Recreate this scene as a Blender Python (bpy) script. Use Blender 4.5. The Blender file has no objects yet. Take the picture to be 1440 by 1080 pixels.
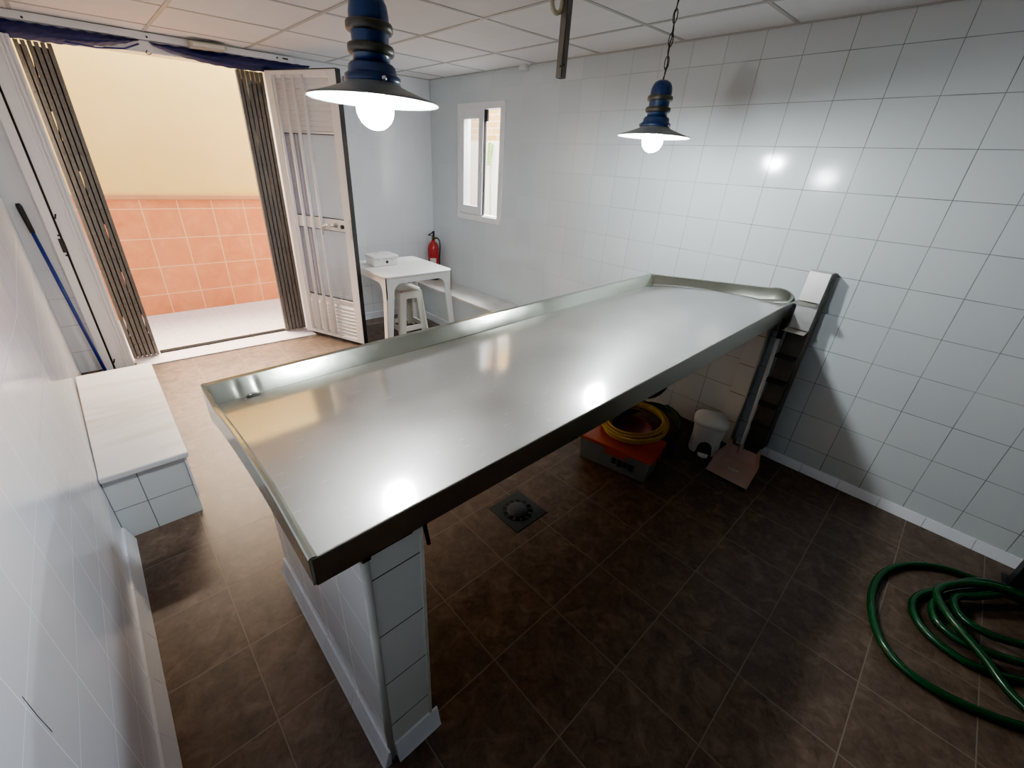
import bpy, math, random
from mathutils import Vector, Matrix
random.seed(7)
C = bpy.context.scene.collection
PI = math.pi

# ------------------------------------------------------------------ helpers
class MB:
    def __init__(s): s.v=[]; s.f=[]; s.sm=[]
    def add(s, vs, fs, smooth=False):
        b=len(s.v); s.v+= [tuple(v) for v in vs]; s.f+=[[b+i for i in f] for f in fs]; s.sm+=[smooth]*len(fs); return s
    def box(s, a, b):
        x0,y0,z0=a; x1,y1,z1=b
        return s.hexa([(x0,y0,z0),(x1,y0,z0),(x1,y1,z0),(x0,y1,z0),(x0,y0,z1),(x1,y0,z1),(x1,y1,z1),(x0,y1,z1)])
    def hexa(s, p, smooth=False):
        return s.add(p,[[0,3,2,1],[4,5,6,7],[0,1,5,4],[1,2,6,5],[2,3,7,6],[3,0,4,7]],smooth)
    def obox(s, c, ux, uy, uz):      # centre and half vectors
        c=Vector(c);ux=Vector(ux);uy=Vector(uy);uz=Vector(uz)
        return s.hexa([c-ux-uy-uz,c+ux-uy-uz,c+ux+uy-uz,c-ux+uy-uz,c-ux-uy+uz,c+ux-uy+uz,c+ux+uy+uz,c-ux+uy+uz])
    def prism(s, poly, d, smooth=False):   # poly: list of 3D points, d: extrusion vector
        n=len(poly); d=Vector(d); vs=[Vector(p) for p in poly]+[Vector(p)+d for p in poly]
        fs=[list(range(n))[::-1],list(range(n,2*n))]
        s.add(vs,fs); b=len(s.v)-2*n
        s.f+=[[b+i,b+(i+1)%n,b+n+(i+1)%n,b+n+i] for i in range(n)]; s.sm+=[smooth]*n
        return s
    def lathe(s, prof, c=(0,0,0), n=40, ax=None, smooth=True, caps=True):
        c=Vector(c); M=Matrix.Identity(3)
        if ax is not None: M=Vector((0,0,1)).rotation_difference(Vector(ax)).to_matrix()
        vs=[];k=len(prof)
        for (r,z) in prof:
            for i in range(n):
                a=2*PI*i/n; vs.append(c+M@Vector((r*math.cos(a),r*math.sin(a),z)))
        fs=[]
        for j in range(k-1):
            for i in range(n):
                fs.append([j*n+i,j*n+(i+1)%n,(j+1)*n+(i+1)%n,(j+1)*n+i])
        s.add(vs,fs,smooth)
        if caps:
            b=len(s.v)-len(vs)
            if prof[0][0]>1e-5: s.f.append([b+i for i in range(n)][::-1]); s.sm.append(False)
            if prof[-1][0]>1e-5: s.f.append([b+(k-1)*n+i for i in range(n)]); s.sm.append(False)
        return s
    def tube(s, pts, r, n=10, closed=False, caps=True):
        pts=[Vector(p) for p in pts]; m=len(pts)
        rr=r if isinstance(r,(list,tuple)) else [r]*m
        T=[]
        for i in range(m):
            if closed: t=pts[(i+1)%m]-pts[i-1]
            else: t=pts[min(i+1,m-1)]-pts[max(i-1,0)]
            T.append(t.normalized())
        up=Vector((0,0,1)) if abs(T[0].z)<.9 else Vector((1,0,0))
        u=T[0].cross(up).normalized(); vs=[]
        for i in range(m):
            u=(u-T[i]*u.dot(T[i])).normalized(); w=T[i].cross(u)
            for k in range(n):
                a=2*PI*k/n; vs.append(pts[i]+(u*math.cos(a)+w*math.sin(a))*rr[i])
        fs=[]
        for i in range(m if closed else m-1):
            j=(i+1)%m
            for k in range(n): fs.append([i*n+k,i*n+(k+1)%n,j*n+(k+1)%n,j*n+k])
        s.add(vs,fs,True)
        if not closed and caps:
            b=len(s.v)-len(vs)
            s.f.append([b+i for i in range(n)][::-1]); s.f.append([b+(m-1)*n+i for i in range(n)]); s.sm+=[False,False]
        return s
    def grid(s, P, smooth=True):     # P[i][j] rows of points
        a=len(P); b=len(P[0]); vs=[p for r in P for p in r]
        return s.add(vs,[[i*b+j,(i)*b+j+1,(i+1)*b+j+1,(i+1)*b+j] for i in range(a-1) for j in range(b-1)],smooth)

def crom(pts, k=8, closed=False):
    pts=[Vector(p) for p in pts]; n=len(pts); out=[]
    for i in range(n if closed else n-1):
        g=(lambda j: pts[j%n]) if closed else (lambda j: pts[max(0,min(n-1,j))])
        p0,p1,p2,p3=g(i-1),g(i),g(i+1),g(i+2)
        for j in range(k):
            t=j/k
            out.append(.5*((2*p1)+(p2-p0)*t+(2*p0-5*p1+4*p2-p3)*t*t+(3*p1-p0-3*p2+p3)*t**3))
    if not closed: out.append(pts[-1])
    return out

ORG={}
def tag(o,label=None,cat=None,group=None,kind=None):
    if label: o['label']=label
    if cat: o['category']=cat
    if group: o['group']=group
    if kind: o['kind']=kind
    return o
def thing(name,label,cat,loc=(0,0,0),group=None,kind=None):
    o=bpy.data.objects.new(name,None); C.objects.link(o); o.location=loc; o.empty_display_size=.05
    ORG[o.name]=Vector(loc); return tag(o,label,cat,group,kind)
def obj(name,mb,mat,parent=None,bevel=0,seg=2,origin=None):
    """mesh from world coordinates, linked as one object"""
    org=ORG[parent.name] if parent else Vector(origin) if origin else Vector((0,0,0))
    me=bpy.data.meshes.new(name); me.from_pydata([tuple(Vector(v)-org) for v in mb.v],[],mb.f)
    me.polygons.foreach_set('use_smooth',mb.sm); me.update()
    me.materials.append(mat)
    o=bpy.data.objects.new(name,me); C.objects.link(o)
    if parent: o.parent=parent
    elif origin: o.location=origin
    ORG[o.name]=org
    if bevel:
        m=o.modifiers.new('b','BEVEL'); m.width=bevel; m.segments=seg; m.limit_method='ANGLE'; m.angle_limit=.6; m.harden_normals=False
    return o
def clone(root,delta):
    r=root.copy(); C.objects.link(r); r.location=Vector(root.location)+Vector(delta)
    def rec(src,dst):
        for ch in list(src.children):
            c=ch.copy(); C.objects.link(c); c.parent=dst; rec(ch,c)
    rec(root,r); return r
def struct(name,mb,mat,label=None,cat=None,**k):
    o=obj(name,mb,mat,**k); return tag(o,label,cat,kind='structure')

# ------------------------------------------------------------------ materials
class NT:
    def __init__(s,name):
        m=bpy.data.materials.new(name); m.use_nodes=True; s.m=m; s.t=m.node_tree; s.t.nodes.clear()
        s.out=s.n('ShaderNodeOutputMaterial')
    def n(s,typ,**k):
        nd=s.t.nodes.new(typ)
        for a,b in k.items(): setattr(nd,a,b)
        return nd
    def l(s,a,b): s.t.links.new(a,b)
    def setin(s,nd,key,v):
        if hasattr(v,'links') or hasattr(v,'is_linked'): s.l(v,nd.inputs[key])
        else: nd.inputs[key].default_value=v
    def math(s,op,a,b=0.,c=None,clamp=False):
        nd=s.n('ShaderNodeMath',operation=op); nd.use_clamp=clamp
        s.setin(nd,0,a); s.setin(nd,1,b)
        if c is not None: s.setin(nd,2,c)
        return nd.outputs[0]
    def mix(s,f,a,b,typ='RGBA',blend='MIX'):
        nd=s.n('ShaderNodeMix',data_type=typ)
        if typ=='RGBA':
            nd.blend_type=blend
            s.setin(nd,0,f); s.setin(nd,6,a); s.setin(nd,7,b); return nd.outputs[2]
        s.setin(nd,0,f); s.setin(nd,2,a); s.setin(nd,3,b); return nd.outputs[0]
    def pos(s): return s.n('ShaderNodeNewGeometry').outputs['Position']
    def noise(s,vec,scale,detail=4,rough=.55,dist=0.,out='Fac'):
        nd=s.n('ShaderNodeTexNoise'); s.l(vec,nd.inputs['Vector'])
        nd.inputs['Scale'].default_value=scale; nd.inputs['Detail'].default_value=detail
        nd.inputs['Roughness'].default_value=rough; nd.inputs['Distortion'].default_value=dist
        return nd.outputs[out]
    def ramp(s,f,stops):
        nd=s.n('ShaderNodeValToRGB'); s.l(f,nd.inputs[0]); e=nd.color_ramp.elements
        while len(e)<len(stops): e.new(.5)
        for i,(p,c) in enumerate(stops): e[i].position=p; e[i].color=(*c,1) if len(c)==3 else c
        return nd.outputs[0]
    def mapr(s,f,a,b,c,d):
        nd=s.n('ShaderNodeMapRange'); s.l(f,nd.inputs[0])
        for i,v in enumerate((a,b,c,d)): nd.inputs[i+1].default_value=v
        return nd.outputs[0]
    def bump(s,h,strength=.3,dist=.002,normal=None):
        nd=s.n('ShaderNodeBump'); s.l(h,nd.inputs['Height']); nd.inputs['Strength'].default_value=strength; nd.inputs['Distance'].default_value=dist
        if normal is not None: s.l(normal,nd.inputs['Normal'])
        return nd.outputs[0]
    def bsdf(s,color,rough=.5,metal=0.,normal=None,**k):
        nd=s.n('ShaderNodeBsdfPrincipled')
        if isinstance(color,tuple) and len(color)==3: color=(*color,1)
        s.setin(nd,'Base Color',color); s.setin(nd,'Roughness',rough); s.setin(nd,'Metallic',metal)
        if normal is not None: s.l(normal,nd.inputs['Normal'])
        for a,b in k.items(): s.setin(nd,a.replace('_',' '),b)
        s.l(nd.outputs[0],s.out.inputs[0]); return nd

def plain(name,c,rough=.5,metal=0.,var=.12,scale=14,bump=.0,**k):
    t=NT(name); p=t.pos(); f=t.noise(p,scale,5)
    d=tuple(max(0,x*(1-var)) for x in c); e=tuple(min(1,x*(1+var)) for x in c)
    col=t.mix(f,(*d,1),(*e,1))
    n=None
    if bump: n=t.bump(t.noise(p,scale*8,3),bump,.002)
    t.bsdf(col,t.mapr(f,0,1,max(.02,rough-.05),min(1,rough+.05)),metal,n,**k); return t.m

def uvvec(t,plane,ou,ov):
    sep=t.n('ShaderNodeSeparateXYZ'); t.l(t.pos(),sep.inputs[0])
    a,b={'xy':(0,1),'yz':(1,2),'xz':(0,2)}[plane]
    cmb=t.n('ShaderNodeCombineXYZ')
    t.l(t.math('ADD',sep.outputs[a],ou),cmb.inputs[0]); t.l(t.math('ADD',sep.outputs[b],ov),cmb.inputs[1])
    return cmb.outputs[0]
def bricks(t,vec,w,h,mortar,smooth=.3,offset=0.,freq=2):
    b=t.n('ShaderNodeTexBrick'); t.l(vec,b.inputs['Vector']); b.offset=offset; b.offset_frequency=freq; b.squash=1
    b.inputs['Scale'].default_value=1; b.inputs['Mortar Size'].default_value=mortar; b.inputs['Mortar Smooth'].default_value=smooth
    b.inputs['Brick Width'].default_value=w; b.inputs['Row Height'].default_value=h; b.inputs['Bias'].default_value=0
    b.inputs['Color1'].default_value=(0,0,0,1); b.inputs['Color2'].default_value=(1,1,1,1); b.inputs['Mortar'].default_value=(.5,.5,.5,1)
    return b.outputs['Color'],b.outputs['Fac']
def walltile(name,plane,ou,ov,w=.2,h=.2,mortar=.0019,c1=(.61,.665,.675),c2=(.65,.70,.71),g=(.11,.125,.12),rough=.13,gv=True,fade=None):
    t=NT(name); v=uvvec(t,plane,ou,ov); rnd,m=bricks(t,v,w,h,mortar)
    col=t.mix(rnd,(*c1,1),(*c2,1))
    cloud=t.noise(t.pos(),2.2,3)
    col=t.mix(t.mapr(cloud,.3,.7,0,.10),col,(c1[0]*.8,c1[1]*.83,c1[2]*.84,1))
    gf=t.mapr(t.noise(t.pos(),3.1,4),.35,.65,.55,1.) if gv else 1.
    gm=t.math('MULTIPLY',m,gf)
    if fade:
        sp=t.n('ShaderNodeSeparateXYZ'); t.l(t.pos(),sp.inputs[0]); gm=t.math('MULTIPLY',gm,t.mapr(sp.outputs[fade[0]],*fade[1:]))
    col=t.mix(gm,col,(*g,1))
    # gentle pillow and grout groove; every tile sits at a slightly different tilt
    h1=t.math('SUBTRACT',t.math('MULTIPLY',t.noise(t.pos(),5.,2),.4),m)
    wn=t.n('ShaderNodeTexWhiteNoise'); wn.noise_dimensions='3D'
    dv=t.n('ShaderNodeVectorMath',operation='DIVIDE'); t.l(v,dv.inputs[0]); dv.inputs[1].default_value=(w,h,1)
    fl=t.n('ShaderNodeVectorMath',operation='FLOOR'); t.l(dv.outputs[0],fl.inputs[0]); t.l(fl.outputs[0],wn.inputs['Vector'])
    sb=t.n('ShaderNodeVectorMath',operation='SUBTRACT'); t.l(wn.outputs['Color'],sb.inputs[0]); sb.inputs[1].default_value=(.5,.5,.5)
    sc=t.n('ShaderNodeVectorMath',operation='SCALE'); t.l(sb.outputs[0],sc.inputs[0]); sc.inputs['Scale'].default_value=.012
    ad=t.n('ShaderNodeVectorMath',operation='ADD'); t.l(sc.outputs[0],ad.inputs[0]); t.l(t.n('ShaderNodeNewGeometry').outputs['Normal'],ad.inputs[1])
    n=t.bump(h1,.35,.0015,ad.outputs[0])
    t.bsdf(col,t.mix(m,rough,.7,'FLOAT'),0,n)
    return t.m

M={}
M['wallR']=walltile('wall_tile_right','yz',20.0,20.035,fade=(1,.4,2.6,1.,.12))  # joints pale towards the window, overexposure put into the grout colour
M['wallD']=walltile('wall_tile_door','xz',20.0,20.035,c1=(.76,.79,.82),c2=(.79,.82,.85),g=(.25,.26,.26),fade=(2,.45,.9,1.,.15))  # bluish daylight tint and glare-faded upper joints put into the colour
M['wallL']=walltile('wall_tile_left','yz',20.05,19.96,c1=(.64,.67,.75),c2=(.67,.70,.78),g=(.73,.76,.84),mortar=.0013,rough=.17)  # bluish daylight put into the tile tint
M['wallB']=walltile('wall_tile_back','xz',20.0,20.035)
M['benchX']=walltile('bench_tile_front','xz',20.18,20.04,c1=(.62,.66,.68),c2=(.66,.70,.71),gv=False,mortar=.002)
M['benchY']=walltile('bench_tile_side','yz',20.05,20.02,gv=False,mortar=.002)
M['pierX']=walltile('pier_tile_front','xz',20.47,20.03,c1=(.66,.67,.64),c2=(.70,.71,.68),g=(.05,.05,.045),gv=False,mortar=.0022,w=.2,rough=.35)
M['pierY']=walltile('pier_tile_side','yz',20.13,20.03,c1=(.72,.73,.75),c2=(.76,.77,.79),g=(.75,.76,.76),gv=False,mortar=.002)
# floor
t=NT('floor_tile'); v=uvvec(t,'xy',31.4+2.2,31-.128); rnd,m=bricks(t,v,.314,.3085,.0022,.4)
p=t.pos(); ofs=t.n('ShaderNodeVectorMath',operation='ADD'); t.l(p,ofs.inputs[0]); t.l(rnd,ofs.inputs[1])
n1=t.noise(ofs.outputs[0],15,9,.66,.7); n2=t.noise(ofs.outputs[0],38,6,.65,.8)
col=t.ramp(n1,[(.34,(.036,.0215,.014)),(.46,(.064,.038,.025)),(.55,(.096,.060,.040)),(.70,(.17,.112,.078))])
col=t.mix(t.mapr(n2,.35,.75,0,.55),col,(.150,.108,.080,1))
col=t.mix(t.math('MULTIPLY',rnd,.25),col,(.07,.05,.038,1))
col=t.mix(t.math('MULTIPLY',m,.8),col,(.20,.16,.12,1))
hh=t.math('SUBTRACT',t.math('MULTIPLY',n2,.5),m)
t.bsdf(col,t.mapr(n2,0,1,.36,.6),0,t.bump(hh,.4,.002)); M['floor']=t.m
# ceiling
t=NT('ceiling_panel'); v=uvvec(t,'xy',31.63,30-.055); rnd,m=bricks(t,v,.3,.3,.002,.2)
col=t.mix(rnd,(.74,.74,.735,1),(.80,.80,.795,1)); col=t.mix(t.mapr(t.noise(t.pos(),4,5),.3,.7,0,.35),col,(.69,.69,.68,1))
t.bsdf(col,.75,0,t.bump(t.noise(t.pos(),160,2),.1,.002)); M['ceil']=t.m
M['tbar']=plain('ceiling_bar',(.42,.42,.40),.5,var=.05)
# steel
def steel(name,c,rough,scr=.25,sharp=None):
    t=NT(name); p=t.pos()
    mp=t.n('ShaderNodeMapping'); t.l(p,mp.inputs[0]); mp.inputs['Scale'].default_value=(6,160,6)
    s1=t.noise(mp.outputs[0],1.,6,.7)
    mp2=t.n('ShaderNodeMapping'); t.l(p,mp2.inputs[0]); mp2.inputs['Scale'].default_value=(160,24,24); mp2.inputs['Rotation'].default_value=(0,0,.6)
    s2=t.noise(mp2.outputs[0],1.,6,.75)
    sm=t.noise(p,3.2,5,.6)
    col=t.mix(t.mapr(sm,.3,.7,0,1),(*[x*.86 for x in c],1),(*c,1))
    r=t.math('ADD',t.mapr(sm,.3,.7,rough-.05,rough+.06),t.math('MULTIPLY',t.math('SUBTRACT',s2,.5),.12))
    h=t.math('ADD',s1,s2)
    if sharp:
        vo=t.n('ShaderNodeTexNoise'); mp3=t.n('ShaderNodeMapping'); t.l(p,mp3.inputs[0]); mp3.inputs['Scale'].default_value=(18,150,1); mp3.inputs['Rotation'].default_value=(0,0,-.5); t.l(mp3.outputs[0],vo.inputs['Vector']); vo.inputs['Scale'].default_value=1.; vo.inputs['Detail'].default_value=3
        sc1=t.mapr(vo.outputs['Fac'],.66,.72,0,1); sc2=t.mapr(s2,.66,.74,0,1); sc=t.math('MAXIMUM',sc1,sc2)
        r=t.math('ADD',r,t.math('MULTIPLY',sc,.14)); h=t.math('ADD',h,t.math('MULTIPLY',sc,1.5)); col=t.mix(t.math('MULTIPLY',sc,.5),col,(.85,.84,.82,1))
    nb=t.bump(h,scr,.0006); t.bsdf(col,r,1,nb)
    if sharp:
        b=t.n('ShaderNodeBsdfPrincipled'); t.l(col,b.inputs['Base Color']); b.inputs['Metallic'].default_value=1
        t.l(t.math('MULTIPLY',r,sharp),b.inputs['Roughness'])
        first=[x for x in t.t.nodes if x.type=='BSDF_PRINCIPLED' and x is not b][0]
        mx=t.n('ShaderNodeMixShader'); mx.inputs[0].default_value=.55; t.l(first.outputs[0],mx.inputs[1]); t.l(b.outputs[0],mx.inputs[2]); t.l(mx.outputs[0],t.out.inputs[0])
    return t.m
M['plate']=steel('worn_steel_plate',(.56,.545,.52),.45,.14,.26)
M['steel']=steel('steel_rim',(.47,.49,.42),.20,.12)
M['fascia']=steel('steel_fascia',(.42,.41,.37),.36,.2)
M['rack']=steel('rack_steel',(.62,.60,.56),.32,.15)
M['darkrack']=plain('shaded_rack_steel',(.12,.115,.105),.5,.4,var=.3)  # shade on the lower rack plates put into the colour
M['bounce_absorber']=plain('bounce_absorbing_grey',(.06,.06,.06),.8)
M['beige']=plain('aged_beige_plastic',(.45,.45,.38),.4,var=.1)
M['blueh']=plain('blue_hanging_strips',(.03,.04,.32),.35,var=.4,scale=30)
M['dark']=plain('black_metal',(.012,.012,.013),.5)
M['hole']=plain('drain_black',(.004,.004,.004),.8)
# marble tops
t=NT('marble_top'); p=t.pos(); mp=t.n('ShaderNodeMapping'); t.l(p,mp.inputs[0]); mp.inputs['Scale'].default_value=(.8,3.5,1); mp.inputs['Rotation'].default_value=(0,0,.25)
f=t.noise(mp.outputs[0],2.2,7,.6,.8); col=t.ramp(f,[(.3,(.50,.49,.47)),(.5,(.64,.65,.66)),(.7,(.69,.70,.71))])
t.bsdf(col,.32,0); M['marble']=t.m
t=NT('ledge_marble'); p=t.pos(); f=t.noise(p,4,7,.65,1.); col=t.ramp(f,[(.3,(.50,.46,.41)),(.5,(.66,.62,.57)),(.72,(.72,.69,.66))])
t.bsdf(col,.3,0); M['ledge']=t.m
M['white']=plain('white_aluminium',(.84,.83,.84),.35,var=.04)
M['whitec']=plain('white_ceramic_skirting',(.76,.78,.82),.2,var=.08,scale=6)
M['trim']=plain('cream_plastic_trim',(.55,.55,.50),.4,var=.15,scale=9)
M['plast']=plain('white_plastic',(.70,.70,.67),.38,var=.05)
M['plast2']=plain('cream_plastic',(.68,.66,.58),.4,var=.08)
M['gate']=plain('weathered_gate_steel',(.135,.125,.115),.55,.3,var=.45,scale=40,bump=.3)
M['gap']=plain('gate_shadow_steel',(.03,.028,.027),.6,.3,var=.3)
M['blue']=plain('dark_blue_strips',(.008,.012,.075),.4,var=.5,scale=30)
M['blueb']=plain('blue_painted_tube',(.01,.025,.18),.3,var=.15)
M['rubber']=plain('black_rubber',(.014,.014,.016),.6)
M['red']=plain('extinguisher_red',(.33,.012,.018),.25,var=.1)
M['brass']=plain('aged_brass',(.14,.10,.05),.4,.8,var=.3)
M['navy']=plain('navy_enamel',(.022,.042,.115),.3,var=.2)
M['bronze']=plain('dark_bronze_ring',(.075,.07,.055),.4,.4,var=.3)
M['shade_o']=plain('grey_enamel_shade',(.25,.26,.25),.35,.2,var=.1)
M['shade_i']=plain('white_enamel_shade',(.8,.8,.8),.3,var=.02)
M['chain']=plain('chain_metal',(.06,.055,.045),.4,.8,var=.3)
M['pole']=plain('grey_tube',(.20,.19,.17),.45,.6,var=.2)
M['gyel']=plain('cream_pvc_pipe',(.55,.50,.33),.4,var=.1)
M['pan']=plain('pink_dustpan',(.42,.29,.25),.45,var=.12)
M['grey']=plain('grey_plastic_handle',(.66,.66,.64),.4,var=.08)
M['crate']=plain('smoky_plastic',(.20,.21,.20),.3,var=.15,Alpha=.9)
M['orange']=plain('orange_lid',(.42,.065,.015),.4,var=.1)
M['maroon']=plain('maroon_plastic',(.12,.012,.012),.5,var=.2)
M['yhose']=plain('yellow_hose',(.42,.27,.03),.35,var=.12)
M['ghose']=plain('green_hose',(.004,.045,.012),.22,var=.2,scale=9)
M['dghose']=plain('dark_green_hose',(.008,.035,.018),.35,var=.3)
M['bhose']=plain('black_hose',(.01,.01,.011),.45,var=.2)
M['drainm']=plain('dark_drain_metal',(.035,.042,.045),.4,.5,var=.3)
M['rust']=plain('rusty_iron',(.045,.018,.010),.8,.2,var=.4,scale=60)
M['cap_t']=plain('terracotta_cap',(.50,.24,.11),.6,var=.15)
M['black']=plain('black_ink',(.01,.012,.012),.5)
M['paper']=plain('pale_sticker',(.62,.60,.56),.5)
M['chrome']=plain('chrome',(.7,.7,.7),.15,1.,var=.05)
# outside
t=NT('terracotta_tile'); v=uvvec(t,'xz',30+2.67,30-.01); rnd,m=bricks(t,v,.288,.272,.005,.3)
n1=t.noise(t.pos(),6,5,.6,.6); col=t.ramp(n1,[(.3,(.60,.19,.065)),(.55,(.70,.25,.09)),(.75,(.78,.32,.14))])
col=t.mix(t.math('MULTIPLY',rnd,.3),col,(.78,.28,.11,1)); col=t.mix(m,col,(.78,.52,.28,1))
t.bsdf(col,.6,0,t.bump(t.math('SUBTRACT',n1,m),.3,.003)); M['terra']=t.m
t=NT('cream_render'); n1=t.noise(t.pos(),1.4,5,.6); col=t.ramp(n1,[(.3,(.86,.57,.16)),(.7,(.88,.66,.25))]); t.bsdf(col,.9,0,t.bump(t.noise(t.pos(),90,3),.2,.003)); M['cream']=t.m
t=NT('pale_paving'); v=uvvec(t,'xy',30,30); rnd,m=bricks(t,v,.12,.12,.004,.5); n1=t.noise(t.pos(),25,6,.7); col=t.ramp(n1,[(.3,(.52,.47,.50)),(.7,(.66,.61,.66))]); col=t.mix(t.math('MULTIPLY',m,.5),col,(.45,.40,.42,1)); t.bsdf(col,.8,0,t.bump(n1,.4,.004)); M['pave']=t.m
t=NT('yellow_brick'); v=uvvec(t,'yz',30,30); rnd,m=bricks(t,v,.22,.07,.008,.3,.5); col=t.mix(rnd,(.55,.35,.13,1),(.70,.48,.20,1)); col=t.mix(m,col,(.78,.70,.55,1)); t.bsdf(col,.9,0,t.bump(t.math('SUBTRACT',1.,m),.4,.004)); M['ybrick']=t.m
M['owhite']=plain('outside_white_render',(.85,.85,.85),.9,var=.03,bump=.2)
M['leaf']=plain('green_leaf',(.16,.36,.05),.5,var=.3,scale=30)
def glass(name,tr,col=(1,1,1,1),rough=.05):
    t=NT(name); a=t.n('ShaderNodeBsdfTransparent'); a.inputs[0].default_value=col
    b=t.n('ShaderNodeBsdfPrincipled'); b.inputs['Base Color'].default_value=(.75,.76,.8,1); b.inputs['Roughness'].default_value=rough; 
    t.l(t.mapr(t.noise(t.pos(),12,3),0,1,rough,rough+.04),b.inputs['Roughness'])
    x=t.n('ShaderNodeMixShader'); x.inputs[0].default_value=tr; t.l(a.outputs[0],x.inputs[1]); t.l(b.outputs[0],x.inputs[2]); t.l(x.outputs[0],t.out.inputs[0]); return t.m
M['glassd']=glass('door_glass',.28)
M['glassw']=glass('frosted_window_glass',.25,(1,1,1,1),.3)
def emis(name,c,s):
    t=NT(name); e=t.n('ShaderNodeEmission'); e.inputs[0].default_value=(*c,1); e.inputs[1].default_value=s
    t.l(e.outputs[0],t.out.inputs[0]); return t.m
BULB=760.0
M['bulb']=emis('led_bulb_glow',(.91,.975,1.0),BULB)

# ------------------------------------------------------------------ setting
YD=3.93; XL=-3.095; YB=-1.7
cz=lambda x: 2.297+.031*x
# floor (inside)
struct('floor',MB().box((-3.6,YB-.1,-.1),(.2,YD+.0,0)),M['floor'])
# ceiling
mb=MB().hexa([(-3.6,YB-.1,cz(-3.6)),(.2,YB-.1,cz(.2)),(.2,YD+.3,cz(.2)),(-3.6,YD+.3,cz(-3.6)),(-3.6,YB-.1,cz(-3.6)+.1),(.2,YB-.1,cz(.2)+.1),(.2,YD+.3,cz(.2)+.1),(-3.6,YD+.3,cz(-3.6)+.1)])
struct('ceiling',mb,M['ceil'])
mb=MB()
def slab(x0,x1,y0,y1,d):
    mb.hexa([(x0,y0,cz(x0)-d),(x1,y0,cz(x1)-d),(x1,y1,cz(x1)-d),(x0,y1,cz(x0)-d),(x0,y0,cz(x0)),(x1,y0,cz(x1)),(x1,y1,cz(x1)),(x0,y1,cz(x0))])
for i in range(6):
    x=-.43-.6*i
    if x>-3.15: slab(x-.010,x+.010,YB,YD,.004)
for j in range(12):
    y=.058-.6*5+.6*j
    if YB<y<YD: slab(-3.1,0,y-.010,y+.010,.003)
slab(-.018,0,YB,YD,.006); slab(-3.1,0,YD-.018,YD,.006)
struct('trim_1',mb,M['tbar'],'white metal grid bars between the ceiling panels','ceiling grid')
# window wall x=0..0.12 with opening y 2.83..3.41 , z 1.13..2.04
WY0,WY1,WZ0,WZ1=2.83,3.42,1.125,2.045
mb=MB()
mb.box((0,YB-.1,-.1),(.12,WY0,2.45)); mb.box((0,WY1,-.1),(.12,YD+.15,2.45)); mb.box((0,WY0,-.1),(.12,WY1,WZ0)); mb.box((0,WY0,WZ1),(.12,WY1,2.45))
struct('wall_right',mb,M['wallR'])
# door wall
DX0,DX1=-2.875,-1.495; dz=lambda x:2.095+.032*(x+2.875)
mb=MB(); mb.box((-3.6,YD,-.1),(DX0-.16,YD+.15,2.45)); mb.box((DX1,YD,-.1),(0,YD+.15,2.45))
mb.hexa([(DX0-.16,YD,dz(DX0-.16)),(DX1,YD,dz(DX1)),(DX1,YD+.15,dz(DX1)),(DX0-.16,YD+.15,dz(DX0-.16)),(DX0-.16,YD,2.45),(DX1,YD,2.45),(DX1,YD+.15,2.45),(DX0-.16,YD+.15,2.45)])
struct('wall_back',mb,M['wallD'])
# left wall, two straight runs
mb=MB(); mb.prism([(XL,YB-.1,-.1),(XL,1.8,-.1),(-3.185,YD+.0,-.1),(-3.6,YD,-.1),(-3.6,YB-.1,-.1)],(0,0,2.5))
wl=struct('wall_left',mb,M['wallL'])
mb=MB(); mb.tube([(XL-.001,.36,.852),(XL-.001,.358,.80),(XL-.001,.360,.752)],.0016,6)
obj('scratch',mb,M['dark'],wl)['label']='thin dark scratch on the white tiles'
struct('wall_front_unseen',MB().box((-3.6,YB-.1,-.1),(.1,YB,2.45)),M['bounce_absorber'])  # unseen wall, set close and near black to absorb bounced light
# skirtings: sloped ceramic pieces
def skirting(name,p0,p1,nrm,h=.075,d=.022,label=None,seg=.2):
    p0=Vector(p0);p1=Vector(p1);L=(p1-p0).length;u=(p1-p0)/L;n=Vector(nrm);mb=MB();k=max(1,round(L/seg));q=L/k
    for i in range(k):
        a=p0+u*(i*q+.0012);b=p0+u*((i+1)*q-.0012)
        mb.prism([a,a+n*d,a+n*(d*.75)+Vector((0,0,h*.35)),a+n*.008+Vector((0,0,h)),a+Vector((0,0,h))],b-a)
    return struct(name,mb,M['whitec'])
skirting('baseboard_right',(0,-1.68,0),(0,.28,0),(-1,0,0),h=.05,d=.03)
skirting('baseboard_left',(XL,1.74,0),(XL,-1.68,0),(1,0,0),h=.085,d=.03)
skirting('baseboard_back',(DX1+.02,YD,0),(-.35,YD,0),(0,-1,0),h=.07,d=.015)
# threshold
mb=MB(); mb.hexa([(-2.86,3.80,.0),(-1.50,3.76,.0),(-1.50,4.10,.0),(-2.86,4.10,.0),(-2.86,3.80,.012),(-1.50,3.76,.012),(-1.50,4.10,.012),(-2.86,4.10,.012)])
struct('trim_2',mb,M['pave'],'pale stone threshold of the doorway','threshold')
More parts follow.
